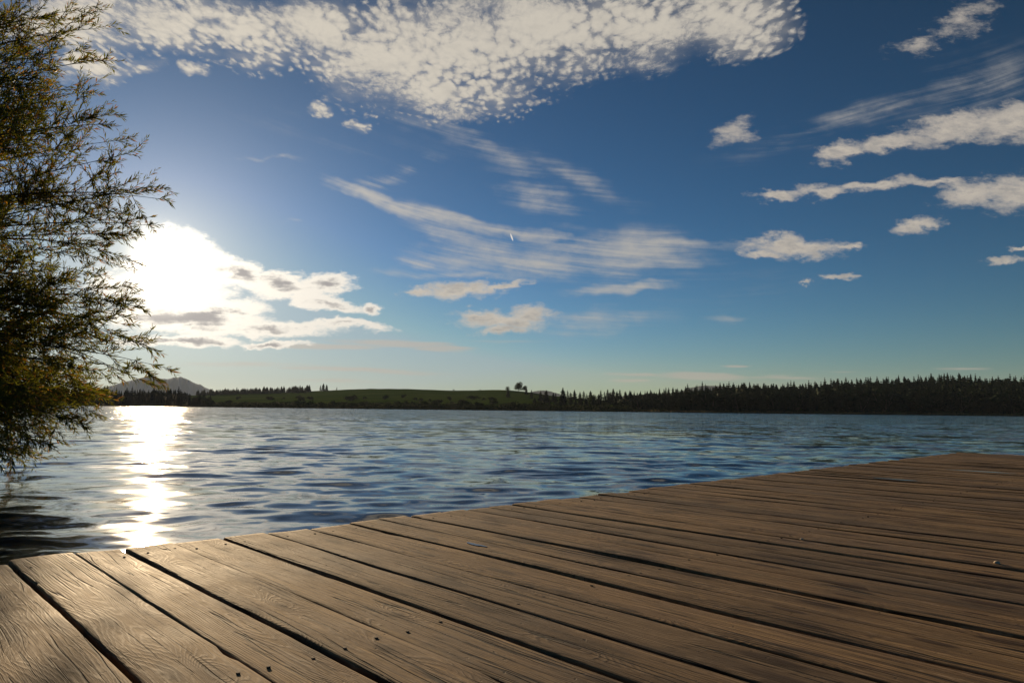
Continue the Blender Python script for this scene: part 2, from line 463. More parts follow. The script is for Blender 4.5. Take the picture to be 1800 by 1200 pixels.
def ridge(name, prof, D, depth, mat, label, seed, rough):
    r = np.random.default_rng(seed)
    px = np.array([p[0] for p in prof], float); py = np.array([p[1] for p in prof], float)
    xs = np.linspace(px[0], px[-1], 160)
    ys = np.interp(xs, px, py)
    fine = np.convolve(r.normal(0, 1, len(xs) + 8), np.ones(5) / 5, 'same')[4:-4] * rough
    edge = np.minimum(1, np.minimum(xs - xs[0], xs[-1] - xs) / (0.12 * (xs[-1] - xs[0])))
    ys = ys - fine * edge
    rows = []
    for k, (f, g) in enumerate(((-1.0, 0.0), (-0.75, 0.25), (-0.5, 0.5), (-0.25, 0.78), (0.0, 1.0), (0.35, 0.6), (1.0, 0.0))):
        row = []
        for i, (x, y) in enumerate(zip(xs, ys)):
            q = ray(x, y); dist = D + f * depth
            az = math.atan2(q[0], q[1]); el = q[2] / math.hypot(q[0], q[1])
            h = (el * D + 10) * g
            gul = 1 + 0.18 * math.sin(i * 0.55 + k) * (1 - abs(f)) * (f != 0) + 0.1 * math.sin(i * 1.3 + 2 * k) * (f != 0)
            row.append((dist * math.sin(az), dist * math.cos(az), max(-5, h * gul) - 5))
        rows.append(row)
    v = np.array(rows).reshape(-1, 3); n = len(xs)
    ii = np.arange(7 * n).reshape(7, n)
    q = np.stack([ii[:-1, :-1], ii[:-1, 1:], ii[1:, 1:], ii[1:, :-1]], -1).reshape(-1, 4)
    return tag(link(name, mesh_from(name, v, q, [mat], True)), label, kind='structure')

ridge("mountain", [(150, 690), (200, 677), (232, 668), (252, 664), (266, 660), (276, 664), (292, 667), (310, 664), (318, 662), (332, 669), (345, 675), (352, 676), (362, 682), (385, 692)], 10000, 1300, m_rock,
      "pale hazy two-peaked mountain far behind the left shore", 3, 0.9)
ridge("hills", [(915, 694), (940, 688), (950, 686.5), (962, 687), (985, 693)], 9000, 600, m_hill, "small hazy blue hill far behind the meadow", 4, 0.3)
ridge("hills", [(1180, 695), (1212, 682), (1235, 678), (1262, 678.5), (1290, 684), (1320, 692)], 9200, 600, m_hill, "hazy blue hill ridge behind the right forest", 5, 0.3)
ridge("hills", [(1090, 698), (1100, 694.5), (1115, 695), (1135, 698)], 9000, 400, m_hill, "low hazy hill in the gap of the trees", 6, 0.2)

# ------------------------------------------------------------------ far trees
def foliage_mat(name, c1, c2, trans=0.25):
    m, T, o = material(name)
    g = T.new('ShaderNodeNewGeometry'); oi = T.new('ShaderNodeObjectInfo')
    pos = E(T.nt, g.outputs['Position'])
    n = T.noise(pos, 0.5, 3, 0.6)
    rnd = E(T.nt, oi.outputs['Random'])
    c = T.mix((n * 0.6 + rnd * 0.4).ss(0.25, 0.75), c1, c2)
    p = T.new('ShaderNodeBsdfPrincipled'); T.put(p.inputs['Base Color'], c); p.inputs['Roughness'].default_value = 0.8
    p.inputs['Specular IOR Level'].default_value = 0.03
    t = T.new('ShaderNodeBsdfTranslucent'); T.put(t.inputs[0], c)
    mx = T.new('ShaderNodeMixShader'); mx.inputs[0].default_value = trans
    T.nt.links.new(p.outputs[0], mx.inputs[1]); T.nt.links.new(t.outputs[0], mx.inputs[2]); T.nt.links.new(mx.outputs[0], o.inputs['Surface'])
    return m
m_con = foliage_mat("spruce_needles", (0.011, 0.021, 0.011), (0.022, 0.036, 0.016), 0.06)
m_dec = foliage_mat("broadleaf_foliage", (0.035, 0.055, 0.016), (0.065, 0.085, 0.026), 0.2)
m_shrub = foliage_mat("shrub_foliage", (0.018, 0.028, 0.010), (0.036, 0.048, 0.016), 0.15)
m_bark = simple_noise_mat("bark", (0.055, 0.042, 0.030), (0.11, 0.088, 0.066), 9.0, 0.95, 0.15, 0.02, 14.0)

def conifer(seed, layers=11, spikes=9, slim=0.17):
    """Unit-height spruce: trunk and ragged drooping whorls; vertices and triangles."""
    r = np.random.default_rng(seed); mb = MB()
    tube(mb, [(0, 0, 0), (0, 0, 0.5), (0, 0, 1.0)], [0.014, 0.009, 0.001], 5, 1)
    for k in range(layers):
        f = k / (layers - 1)
        z = 0.10 + 0.87 * f ** 0.95
        rad = slim * (1 - f) ** 0.72 + 0.022
        rad *= r.uniform(0.82, 1.15)
        a0 = r.uniform(0, 6.3)
        for j in range(spikes):
            a = a0 + j * 2 * math.pi / spikes + r.normal(0, 0.12)
            L = rad * r.uniform(0.65, 1.25); w = 2.2 * rad / spikes + 0.008
            dr = -L * r.uniform(0.15, 0.5)
            cdir = np.array([math.cos(a), math.sin(a), 0]); sdir = np.array([-math.sin(a), math.cos(a), 0])
            p0 = np.array([0, 0, z + 0.035]); mid = cdir * L * 0.6 + np.array([0, 0, z + dr * 0.25]); tip = cdir * L + np.array([0, 0, z + dr])
            low = cdir * L * 0.45 + np.array([0, 0, z - 0.045 - 0.2 * L])
            mb.add([p0, mid + sdir * w, tip, mid - sdir * w, low], [[0, 1, 2], [0, 2, 3], [0, 4, 1], [0, 3, 4], [1, 4, 2], [3, 2, 4]], 0)
    return mb

def crown_leaves(mb, blobs_, n, size, r, mi=0):
    """Leaf clumps scattered through ellipsoids (centre, radii)."""
    w = np.array([b[1][0] * b[1][1] * b[1][2] for b in blobs_]); w = w / w.sum()
    pick = r.choice(len(blobs_), n, p=w)
    C = np.array([b[0] for b in blobs_])[pick]; Rr = np.array([b[1] for b in blobs_])[pick]
    dv = r.normal(size=(n, 3)); dv /= np.linalg.norm(dv, axis=1)[:, None]
    p = C + dv * Rr * (r.uniform(0, 1, n) ** 0.4)[:, None]
    a = r.normal(size=(n, 3)); a /= np.linalg.norm(a, axis=1)[:, None]
    b = np.cross(a, r.normal(size=(n, 3))); b /= np.linalg.norm(b, axis=1)[:, None]
    s = (size * r.uniform(0.5, 1.4, n))[:, None]
    v = np.stack([p - a * s, p + b * s * 0.6, p + a * s, p - b * s * 0.6], 1).reshape(-1, 3)
    q = np.arange(4 * n).reshape(n, 4)
    mb.add(v, q, mi)

def broadleaf(seed, n=700, wide=0.42):
    r = np.random.default_rng(seed); tr, cr = MB(), MB()
    tube(tr, [(0, 0, -0.02), (0.01, 0, 0.15), (0, 0.01, 0.32), (0.01, 0, 0.6)], [0.035, 0.026, 0.022, 0.008], 7)
    bl = []
    for k in range(9):
        a = k * 2.4 + r.uniform(-.4, .4); f = k / 8
        q = np.array([math.cos(a) * wide * 0.55 * (1 - 0.5 * f), math.sin(a) * wide * 0.55 * (1 - 0.5 * f), 0.30 + 0.50 * f])
        tube(tr, [(0, 0, 0.26 + 0.2 * f), q * 0.6 + np.array([0, 0, 0.14]), q], [0.014, 0.009, 0.003], 5)
        bl.append((q, np.array([0.27, 0.27, 0.21]) * r.uniform(0.8, 1.15) * wide / 0.42))
    crown_leaves(cr, bl, n * 2, 0.042, r)
    return tr, cr

def bush(seed, n=260):
    r = np.random.default_rng(seed); mb = MB()
    for k in range(5):
        a = k * 1.3
        tube(mb, [(0, 0, 0), (math.cos(a) * .2, math.sin(a) * .2, 0.35), (math.cos(a) * .35, math.sin(a) * .35, 0.7)], [0.02, 0.014, 0.004], 4, 1)
    bl = [(np.array([r.uniform(-.4, .4), r.uniform(-.4, .4), r.uniform(.3, .65)]), np.array([.3, .3, .28]) * r.uniform(.7, 1.2)) for _ in range(6)]
    crown_leaves(mb, bl, n, 0.085, r)
    return mb

CON = [conifer(20 + k, 10 + k % 4, 8 + k % 3, 0.13 + 0.02 * (k % 4)) for k in range(8)]
CON_ME = [mb.mesh("conifer", [m_con, m_bark]) for mb in CON]
CON_USED = set()
BUSH_ME = [bush(60 + k).mesh("bush", [m_shrub, m_bark]) for k in range(5)]

def at_px(x, D):
    az = az_of(x)
    z = float(ground_z(np.array(az), np.array(float(D))))
    return (D * math.sin(az), D * math.cos(az), z - 0.15)

def shore(x): return float(terrain_at(az_of(x))[0])
def crest(x): return float(terrain_at(az_of(x))[1])

def plant(name, me, x, D, h, label, cat, group, wide=1.0):
    o = link(name, me, None, at_px(x, D))
    o.rotation_euler = (random.uniform(-.03, .03), random.uniform(-.03, .03), random.uniform(0, 6.28))
    o.scale = (h * wide, h * wide, h)
    return tag(o, label, cat, group)

def conifer_at(x, D, h, label, group, wide=1.0):
    return plant("conifer_tree", random.choice(CON_ME), x, D, h, label, "tree", group, wide)

# right-hand forest: the trees that show, one by one
G_R = "conifers of the dense forest on the right shore"
L_R1 = "dark pointed conifer on the skyline of the dense right shore forest"
L_R2 = "dark conifer at the water's edge of the dense right shore forest"
xs = np.linspace(1100, 1815, 132) + rng.normal(0, 3, 132)
for x in xs:
    conifer_at(x, crest(x) + rng.uniform(-60, 20), rng.uniform(17.5, 23.5) * (1.06 if rng.random() < .15 else 1) * min(1, 0.62 + max(0, x - 1100) / 420), L_R1, G_R, rng.uniform(0.9, 1.35))
xs = np.linspace(1200, 1815, 36) + rng.normal(0, 7, 36)
for x in xs:
    conifer_at(x, shore(x) + rng.uniform(10, 60), rng.uniform(9, 16), L_R2, "conifers along the right shore", rng.uniform(.9, 1.4))
# left wood and the thin row on the hill
for x in np.linspace(60, 366, 38) + rng.normal(0, 3, 38):
    conifer_at(x, shore(x) + rng.uniform(15, 120), rng.uniform(15, 22) * (1 - 0.4 * max(0, (x - 310) / 55)), "dark conifer in the wood on the left shore below the mountain", "conifers of the wood below the mountain", rng.uniform(1.1, 1.5))
for x in np.linspace(352, 545, 50) + rng.normal(0, 3, 50):
    conifer_at(x, crest(x) + rng.uniform(-60, 30), rng.uniform(10, 16.5), "small conifer in the thin row along the crest of the meadow", "conifers in the row on the meadow crest", rng.uniform(1.5, 2.4))
for x, h in ((562, 13), (567, 17), (573, 14)):
    conifer_at(x, crest(x), h, "small conifer in the tight clump at the end of the crest row", "conifers in the clump ending the crest row", 1.5)
conifer_at(591, crest(591), 7, "lone tiny conifer on the bare meadow crest", "single crest trees", 1.6)
# scattered conifers between the meadow and the right forest
for x, D, h in ((893, 1000, 13), (960, 820, 15), (977, 780, 13), (990, 760, 19), (1003, 800, 14), (1020, 770, 15), (1032, 830, 13), (1044, 720, 12), (1052, 780, 13), (1063, 900, 15), (1072, 850, 15),
                (1085, 820, 16), (1092, 760, 13), (985, 640, 12), (940, 700, 9), (1056, 980, 16), (1038, 1000, 15), (1068, 1010, 17), (1078, 980, 18), (1090, 960, 17), (1098, 900, 15), (1026, 1040, 14), (1010, 1060, 15), (998, 1080, 14), (972, 900, 12), (950, 900, 13), (966, 660, 9), (1030, 650, 10), (1060, 640, 10), (1082, 650, 11), (1100, 700, 15), (1108, 800, 17), (934, 1000, 12), (1012, 690, 9), (925, 1150, 10)):
    conifer_at(x, D, h, "conifer standing loosely between the meadow and the right forest", "scattered conifers beside the meadow", rng.uniform(1.4, 2.1))
# shrubs along the middle of the far shore
for x in np.concatenate([np.linspace(365, 905, 44), np.linspace(905, 1100, 14)]) + rng.normal(0, 4, 58):
    plant("shrub", random.choice(BUSH_ME), x, shore(x) + rng.uniform(6, 110), rng.uniform(3.5, 8.5), "dark low shrub on the far bank below the green meadow", "shrub", "shrubs along the far bank", rng.uniform(.9, 1.6))
for x, D, h in ((797, 1340, 3.2), (844, 1310, 2.4), (730, 900, 5), (755, 850, 5), (620, 980, 6), (610, 960, 7), (640, 990, 5)):
    plant("shrub", random.choice(BUSH_ME), x, D, h, "small dark bush out on the open green meadow", "shrub", "bushes on the open meadow", 1.1)

for x in rng.uniform(390, 880, 26):
    plant("shrub", random.choice(BUSH_ME), x, shore(x) + rng.uniform(.16, .5) * (crest(x) - shore(x)), rng.uniform(3.5, 8), "small dark bush out on the open green meadow", "shrub", "bushes on the open meadow", rng.uniform(1.0, 1.8))

# the two round trees on the knoll, and the broad bush beside them
def round_tree(x, D, h, seed, label, wide, n):
    tr, cr = broadleaf(seed, n, wide)
    r = empty("broadleaf_tree", at_px(x, D)); tag(r, label, "tree", "round trees on the knoll")
    a = link("trunk", tr.mesh("trunk", [m_bark], True), r); b = link("crown", cr.mesh("crown", [m_dec]), r)
    for q in (a, b): q.scale = (h, h, h)
round_tree(911, 1260, 15.5, 71, "largest round broadleaf tree on the meadow knoll", 0.5, 900)
round_tree(922.5, 1255, 11.5, 72, "smaller round tree just right of the largest one on the knoll", 0.40, 600)
round_tree(892, 1270, 7.5, 73, "low spreading bushy tree left of the largest one on the knoll", 0.62, 600)
round_tree(1041, 800, 12, 74, "pale rounded broadleaf tree among the scattered conifers", 0.45, 600)

# forest mass behind those
def mass(name, spots, label, meshes, mats):
    V, F3, F4, I3, I4, n = [], [], [], [], [], 0
    parts = []
    for mb in meshes:
        v = np.concatenate(mb.v); f3 = np.concatenate(mb.f3) if mb.f3 else np.zeros((0, 3), int); f4 = np.concatenate(mb.f4) if mb.f4 else np.zeros((0, 4), int)
        i3 = np.concatenate(mb.i3) if mb.i3 else np.zeros(0, int); i4 = np.concatenate(mb.i4) if mb.i4 else np.zeros(0, int)
        parts.append((v, f3, f4, i3, i4))
    for (p, h, w, a) in spots:
        v, f3, f4, i3, i4 = parts[int(rng.integers(len(parts)))]
        c, s = math.cos(a), math.sin(a)
        V.append(np.stack([(v[:, 0] * c - v[:, 1] * s) * h * w + p[0], (v[:, 0] * s + v[:, 1] * c) * h * w + p[1], v[:, 2] * h + p[2]], -1))
        F3.append(f3 + n); F4.append(f4 + n); I3.append(i3); I4.append(i4); n += len(v)
    me = mesh_from(name, np.concatenate(V), [np.concatenate(F3), np.concatenate(F4)], mats, False, np.concatenate(I3 + I4))
    return tag(link(name, me), label, kind='stuff')

spots = []
for _ in range(2600):
    x = rng.uniform(1100, 2500); f = rng.uniform(0.06, 1.05) ** 0.8
    D = shore(x) + f * (crest(x) - shore(x))
    spots.append((at_px(x, D), rng.uniform(12, 21) * min(1, 0.55 + max(0, x - 1100) / 420), rng.uniform(1.2, 2.1), rng.uniform(0, 6.3)))
mass("forest", spots, "dense dark conifer forest covering the right shore", CON[:5] + [bush(81, 200), bush(82, 200)], [m_con, m_bark])
spots = []
for _ in range(900):
    x = rng.uniform(-700, 368); f = rng.uniform(0.02, 0.55)
    D = shore(x) + f * (crest(x) - shore(x)) * (0.5 if x > 330 else 1)
    spots.append((at_px(x, D), rng.uniform(12, 18) * (1 - 0.55 * max(0, (x - 300) / 70)), rng.uniform(1.2, 1.8), rng.uniform(0, 6.3)))
for _ in range(190):                               # and more of the thin row on the crest
    x = rng.uniform(345, 545)
    spots.append((at_px(x, crest(x) + rng.uniform(-90, 40)), rng.uniform(7, 14), rng.uniform(1.3, 2.2), rng.uniform(0, 6.3)))
mass("forest", spots, "dark conifer wood along the left shore", CON[4:], [m_con, m_bark])
bushes = [bush(90 + k, 90) for k in range(3)]
spots = []
for _ in range(560):
    x = rng.uniform(360, 1110)
    D = shore(x) + rng.uniform(3, 90) * (1.5 if x < 700 else 1)
    spots.append((at_px(x, D), rng.uniform(2.0, 5.5), rng.uniform(1.2, 2.2), rng.uniform(0, 6.3)))
mass("undergrowth", spots, "dark undergrowth along the middle of the far bank", bushes, [m_shrub, m_bark])
# reeds: a pale fringe at the water line
m_reed = simple_noise_mat("dry_reeds", (0.10, 0.075, 0.030), (0.17, 0.13, 0.05), 0.06, 0.95, 0.1)
mb = MB()
N = 9000
x = rng.uniform(60, 2300, N); az = np.interp(x, TERRAIN[:, 0], T_AZ)
D = np.interp(x, TERRAIN[:, 0], TERRAIN[:, 1]) + rng.uniform(-3, 9, N)
base_ = np.stack([D * np.sin(az), D * np.cos(az), np.maximum(ground_z(az, D), WATER) - 0.1], -1)
h = rng.uniform(0.6, 1.6, N)[:, None]; wv = rng.normal(0, 1, (N, 3)) * [0.35, 0.35, 0]
mb.add(np.stack([base_ - wv, base_ + wv, base_ + wv * .6 + h * np.array([0, 0, 1.0]) + rng.normal(0, .15, (N, 3)), base_ - wv * .6 + h * np.array([0, 0, .9])], 1).reshape(-1, 3), np.arange(4 * N).reshape(N, 4))
tag(link("reeds", mb.mesh("reeds", [m_reed])), "fringe of dry yellowish reeds along the far water line", kind='stuff')

# ------------------------------------------------------------------ lake
NW = 76
wl = np.exp(rng.uniform(math.log(0.15), math.log(3.0), NW))
wdir = R(98) + rng.normal(0, R(31), NW)         # waves run roughly towards the jetty
amp = 0.0076 * wl * rng.uniform(0.5, 1.3, NW) * np.where(wl > 1.3, 0.38, np.where(wl > 0.7, 0.75, 1.1)) / math.sqrt(NW / 10)
ph = rng.uniform(0, 6.28, NW)
az_n = np.radians(np.concatenate([np.linspace(-160, -62, 90)[:-1], np.linspace(-62, 62, 900), np.linspace(62, 120, 50)[1:]]))
rr = np.exp(np.linspace(math.log(0.9), math.log(130), 560))
rr = np.concatenate([rr, np.exp(np.linspace(math.log(130), math.log(1200), 70))[1:]])
AZ, RR = np.meshgrid(az_n, rr)
X, Y = RR * np.sin(AZ), RR * np.cos(AZ)
step = np.gradient(rr)[:, None] * np.ones_like(X)
Z = np.zeros_like(X); lost = np.zeros_like(X)
for k in range(NW):
    kk = 2 * math.pi / wl[k]
    keep = np.clip((wl[k] / step - 2.5) / 3.0, 0, 1)
    arg = kk * (X * math.cos(wdir[k]) + Y * math.sin(wdir[k])) + ph[k]
    Z += keep * amp[k] * (np.sin(arg) + 0.18 * np.sin(2 * arg + 1.2))
    lost += (1 - keep) * (amp[k] * kk) ** 2 / 2
gust = 0.75 + 0.35 * np.sin(X * 0.11 + 1.7 * np.sin(Y * 0.07)) * np.sin(Y * 0.09 + 0.6)
Z *= gust
wvts = np.stack([X, Y, WATER + Z], -1).reshape(-1, 3)
ni, nj = X.shape
ii = np.arange(ni * nj).reshape(ni, nj)
wq = np.stack([ii[:-1, :-1], ii[:-1, 1:], ii[1:, 1:], ii[1:, :-1]], -1).reshape(-1, 4)
m_water, T, o_ = material("lake_water")
g_ = T.new('ShaderNodeNewGeometry'); pos = E(T.nt, g_.outputs['Position']); nrm = E(T.nt, g_.outputs['Normal'])
lostE = T.attr("lost", 'Fac')
def slopes(scale, stretch, detail):
    n = T.noise(T.vec('MULTIPLY', pos, (scale, scale * stretch, 0)), 1.0, detail, 0.5, color=True)
    return T.vec('MULTIPLY', T.vec('SUBTRACT', n, (0.5, 0.5, 0.5)), (1.0, 1.0, 0.0))
fine = T.vec('ADD', T.scale(slopes(4.2, 1.7, 2), 0.055), T.scale(slopes(12.0, 1.5, 2), 0.045))
patch = T.noise(T.vec('MULTIPLY', pos, (0.012, 0.03, 0)), 1.0, 3, 0.5).ss(0.3, 0.7, 0.75, 1.25)
mid = T.scale(T.vec('ADD', slopes(1.3, 1.6, 2), T.scale(slopes(0.33, 1.7, 2), 0.8)), lostE.sqrt() * 8.5 * patch)
nn = T.vec('NORMALIZE', T.vec('ADD', nrm, T.vec('ADD', fine, mid)))
p = principled(T, o_, Base_Color=(0.018, 0.030, 0.034), Roughness=0.065, IOR=1.333, Normal=nn)
p.inputs['Specular IOR Level'].default_value = 0.5
lme = mesh_from("lake", wvts, wq, [m_water], True)
at = lme.attributes.new("lost", 'FLOAT', 'POINT'); at.data.foreach_set('value', lost.ravel().astype(np.float32))
lake = link("lake", lme)
tag(lake, "rippled blue lake with a dazzling sun path", kind='structure')

# ------------------------------------------------------------------ near bank (behind and to the left, out of frame)
E_DIR = np.array([math.cos(R(44.2)), math.sin(R(44.2)), 0.0])         # along the jetty's edge
N_DIR = np.array([math.cos(R(132.6)), math.sin(R(132.6)), 0.0])       # along the boards, out over the water
EDGE = 2.816
m_soil = simple_noise_mat("bank_grass", (0.045, 0.06, 0.018), (0.085, 0.075, 0.035), 1.4, 0.95, 0.15, 0.05, 6.0)
shoreline = [(-60, 70), (-32, 38), (-21, 24), (-15.5, 16), (-11.6, 11.0), (-9.0, 7.2), (-7.0, 4.6), (-5.6, 2.6), (-5.0, 0.5), (-4.0, -3.0), (-1.0, -6.5), (4.0, -8.2), (9, -8.0), (14, -5.0), (22, -3.5), (40, -8), (80, -20)]
sl = np.array(shoreline, float)
tt = np.concatenate([[0], np.cumsum(np.linalg.norm(np.diff(sl, axis=0), axis=1))])
u_ = np.linspace(0, tt[-1], 260)
bx, by = np.interp(u_, tt, sl[:, 0]), np.interp(u_, tt, sl[:, 1])
tn = np.stack([np.gradient(bx), np.gradient(by)], -1); tn /= np.linalg.norm(tn, axis=1)[:, None]
land = np.stack([tn[:, 1], -tn[:, 0]], -1) * 1.0
if land[130] @ np.array([0, -1.0]) < 0: land = -land
rows = []
for off, z in ((-3.0, -1.4), (-0.8, -0.62), (-0.2, -0.48), (0.1, -0.36), (0.5, -0.22), (1.2, -0.12), (3, -0.02), (8, 0.12), (25, 0.6), (90, 2.0)):
    jit = 0.12 * np.sin(u_ * 2.1) + 0.07 * np.sin(u_ * 5.3 + 1)
    rows.append(np.stack([bx + land[:, 0] * (off + jit), by + land[:, 1] * (off + jit), np.full_like(bx, z) + 0.03 * np.sin(u_ * 3.3 + off)], -1))
bv = np.array(rows); ni, nj = bv.shape[:2]
ii = np.arange(ni * nj).reshape(ni, nj)
bq = np.stack([ii[:-1, :-1], ii[:-1, 1:], ii[1:, 1:], ii[1:, :-1]], -1).reshape(-1, 4)
tag(link("ground", mesh_from("ground", bv.reshape(-1, 3), bq, [m_soil], True)), "grassy bank on the near shore", kind='structure')

# ------------------------------------------------------------------ jetty
m_wood, T, o_ = material("weathered_boards")
puv = T.attr("plankuv"); pr = T.attr("plankrnd")
t_, c_, _ = T.sep(puv); r1, r2, r3 = T.sep(pr)
off1, off2 = r1 * 83.0, r2 * 57.0
tl = t_ + off1
# knots
vk = T.new('ShaderNodeTexVoronoi', feature='F1', voronoi_dimensions='2D')
T.put(vk.inputs['Vector'], T.xyz(tl * 2.6, c_ * 10.0 + off2, 0)); vk.inputs['Scale'].default_value = 1.0
kd = E(T.nt, vk.outputs['Distance'])
kr, kg, kb = T.sep(E(T.nt, vk.outputs['Color']))
has = kr.gt(0.30)
ksz = kg * 0.15 + 0.07
kq = kd / ksz
knot = (kq * kq * -1.0).exp() * has
kwide = (kq * kq * -0.09).exp() * has
# growth rings cut by the saw
wob = T.noise(T.xyz(tl * 1.1, c_ * 5.0 + off2, r3 * 9.0), 1.0, 3, 0.5) - 0.5
wob2 = T.noise(T.xyz(tl * 6.0, c_ * 26.0 + off2, r3 * 5.0), 1.0, 3, 0.6) - 0.5
cc = c_ - (r2 - 0.5) * 0.24 + wob * 0.085
depth = (T.noise(T.xyz(tl * 0.45, r3 * 20.0, 0), 1.0, 1, 0.5) - 0.5) * 0.13 + 0.035
F = (cc * cc + depth * depth).sqrt() * 150.0 + wob2 * 2.6 + kwide * (kb * 6.0 + 4.0)
ringv = T.noise(T.xyz(F * 0.31, r1 * 40.0, 0), 1.0, 2, 0.5)                  # some years grow wider and darker than others
ring = ((F + ringv).fract() - 0.5).abs() * 2.0
late = ring.ss(0.35, 0.95) * ringv.ss(0.25, 0.7, 0.35, 1.15)
fib_ = T.noise(T.xyz(tl * 11.0, c_ * 620.0, r3 * 7.0), 1.0, 3, 0.65)
fib2_ = T.noise(T.xyz(tl * 2.0, c_ * 150.0 + off2, r3 * 3.0), 1.0, 4, 0.66)
# checks: long splits along the grain
ck = T.noise(T.xyz(tl * 0.5, c_ * 20.0 + off2 + wob * 1.6, 4.0), 1.0, 2, 0.45)
ckm = T.noise(T.xyz(tl * 1.1, c_ * 9.0, r1 * 9.0), 1.0, 2, 0.5).ss(0.42, 0.54)
check = ((ck - 0.5).abs()).ss(0.003, 0.014, 1.0, 0.0) * ckm
ck2 = T.noise(T.xyz(tl * 2.6, c_ * 95.0 + off2, 9.0), 1.0, 3, 0.55)
check2 = ck2.ss(0.60, 0.67)
# weathering, damp stains, dirt
g_ = T.new('ShaderNodeNewGeometry'); pos = E(T.nt, g_.outputs['Position'])
st = T.noise(T.xyz(tl * 1.9, c_ * 8.0 + off2, 2.0), 1.0, 6, 0.68)
st2 = T.noise(pos, 1.1, 6, 0.65)
st3 = T.noise(T.xyz(tl * 0.8, c_ * 42.0 + off2, 6.0), 1.0, 4, 0.6)
speck = T.noise(pos, 52.0, 2, 0.5).ss(0.69, 0.75)
worn = T.noise(T.xyz(tl * 7.0, c_ * 30.0 + off2, 8.0), 1.0, 5, 0.7)
col = T.mix(r1, (0.275, 0.170, 0.068), (0.385, 0.253, 0.112))
col = T.mix(r2.ss(0.70, 0.95) * 0.55, col, (0.205, 0.165, 0.115))
st4 = T.noise(T.xyz(tl * 1.3, c_ * 70.0 + off2, 3.0), 1.0, 3, 0.6)
col = T.mix(st4.ss(0.47, 0.62) * 0.55, col, (0.100, 0.060, 0.030))
col = T.mix(st3.ss(0.46, 0.60) * 0.6, col, (0.120, 0.070, 0.036))
col = T.mix(fib2_.ss(0.43, 0.62) * 0.7, col, (0.105, 0.062, 0.033))
col = T.mix(((fib_ - 0.46) * 5.0).clamp() * 0.55, col, (0.40, 0.275, 0.165))
col = T.mix(late * 0.62, col, (0.075, 0.042, 0.021))
col = T.mix(st.ss(0.50, 0.64) * 0.6, col, (0.066, 0.045, 0.028))
col = T.mix(worn.ss(0.57, 0.68) * 0.5, col, (0.42, 0.31, 0.20))
col = T.mix(st2.ss(0.47, 0.62) * 0.4, col, (0.105, 0.080, 0.055))
col = T.mix(kwide * 0.45, col, (0.085, 0.050, 0.027))
col = T.mix(knot.ss(0.10, 0.6) * 0.9, col, (0.045, 0.023, 0.011))
col = T.mix((check + check2 * 0.75 + speck * 0.7).clamp(), col, (0.014, 0.009, 0.006))
col = T.scale(col, r3 * 0.42 + 0.88)
hgt = late * 0.36 + fib_ * 0.55 + fib2_ * 1.3 - check * 2.8 - check2 * 1.2 + knot * 0.8 - speck * 0.7 + worn * 0.8 + T.noise(T.xyz(tl * 3.0, c_ * 10.0 + off2, 1.0), 1.0, 3, 0.5) * 1.6
bmp = T.new('ShaderNodeBump'); bmp.inputs['Strength'].default_value = 1.0; bmp.inputs['Distance'].default_value = 0.0014
T.put(bmp.inputs['Height'], hgt)
rgh = (st2.ss(0.35, 0.7, 0.80, 0.64) + fib_ * 0.14 - late * 0.06)
p = principled(T, o_, Base_Color=col, Roughness=rgh, Normal=E(T.nt, bmp.outputs[0]))
p.inputs['Specular IOR Level'].default_value = 0.22
m_beam = simple_noise_mat("old_timber", (0.06, 0.042, 0.028), (0.11, 0.08, 0.05), 5.0, 0.85, 0.2, 0.01, 12.0)
m_screw, T, o_ = material("rusty_screw")
principled(T, o_, Base_Color=(0.05, 0.035, 0.028), Roughness=0.85)

jetty = empty("wooden_jetty", tuple(N_DIR * EDGE + E_DIR * 4.0))
tag(jetty, "broad weathered brown plank jetty at the lake, boards running out to the water", "jetty")
J0 = np.array(jetty.location)
def jp(s, t, z):
    """jetty coordinates: s along the edge, t inland from the edge -> local to the jetty's Empty"""
    return E_DIR * np.asarray(s)[..., None] + N_DIR * (EDGE - np.asarray(t))[..., None] + np.array([0, 0, 1.0]) * np.asarray(z)[..., None] - J0

H_ = 0.5
cuts = [0.868, 1.247, 1.543, 1.874, 2.235, 2.579, 2.942, 3.350, 3.67, 3.984, 4.362, 4.695, 5.0, 5.323]
gaps = [.010, .003, .010, .009, .008, .007, .009, .011, .004, .012, .006, .010, .004, .009]
prng = np.random.default_rng(5)
for stop in (6.431, 8.79, 11.677, 13.006, 13.70, 21.65):
    n = max(1, round((stop - cuts[-1]) / 0.345)); w_ = prng.uniform(0.85, 1.15, n); w_ = np.cumsum(w_ / w_.sum()) * (stop - cuts[-1])
    b0 = cuts[-1]
    for q in w_:
        cuts.append(b0 + q); gaps.append(prng.choice([.003, .006, .008, .011, .015], p=[.22, .25, .25, .18, .10]))
lo = [0.868]; lg = []
while lo[-1] > -6.0:
    lo.append(lo[-1] - prng.uniform(0.32, 0.40)); lg.append(.009)
cuts = lo[::-1][:-1] + cuts; gaps = lg + gaps
cuts = np.array(cuts) * H_; gaps = np.array(gaps)
T_END = 8.6
V, Fq, UVW, RND = [], [], [], []
nv = 0
scr = MB()
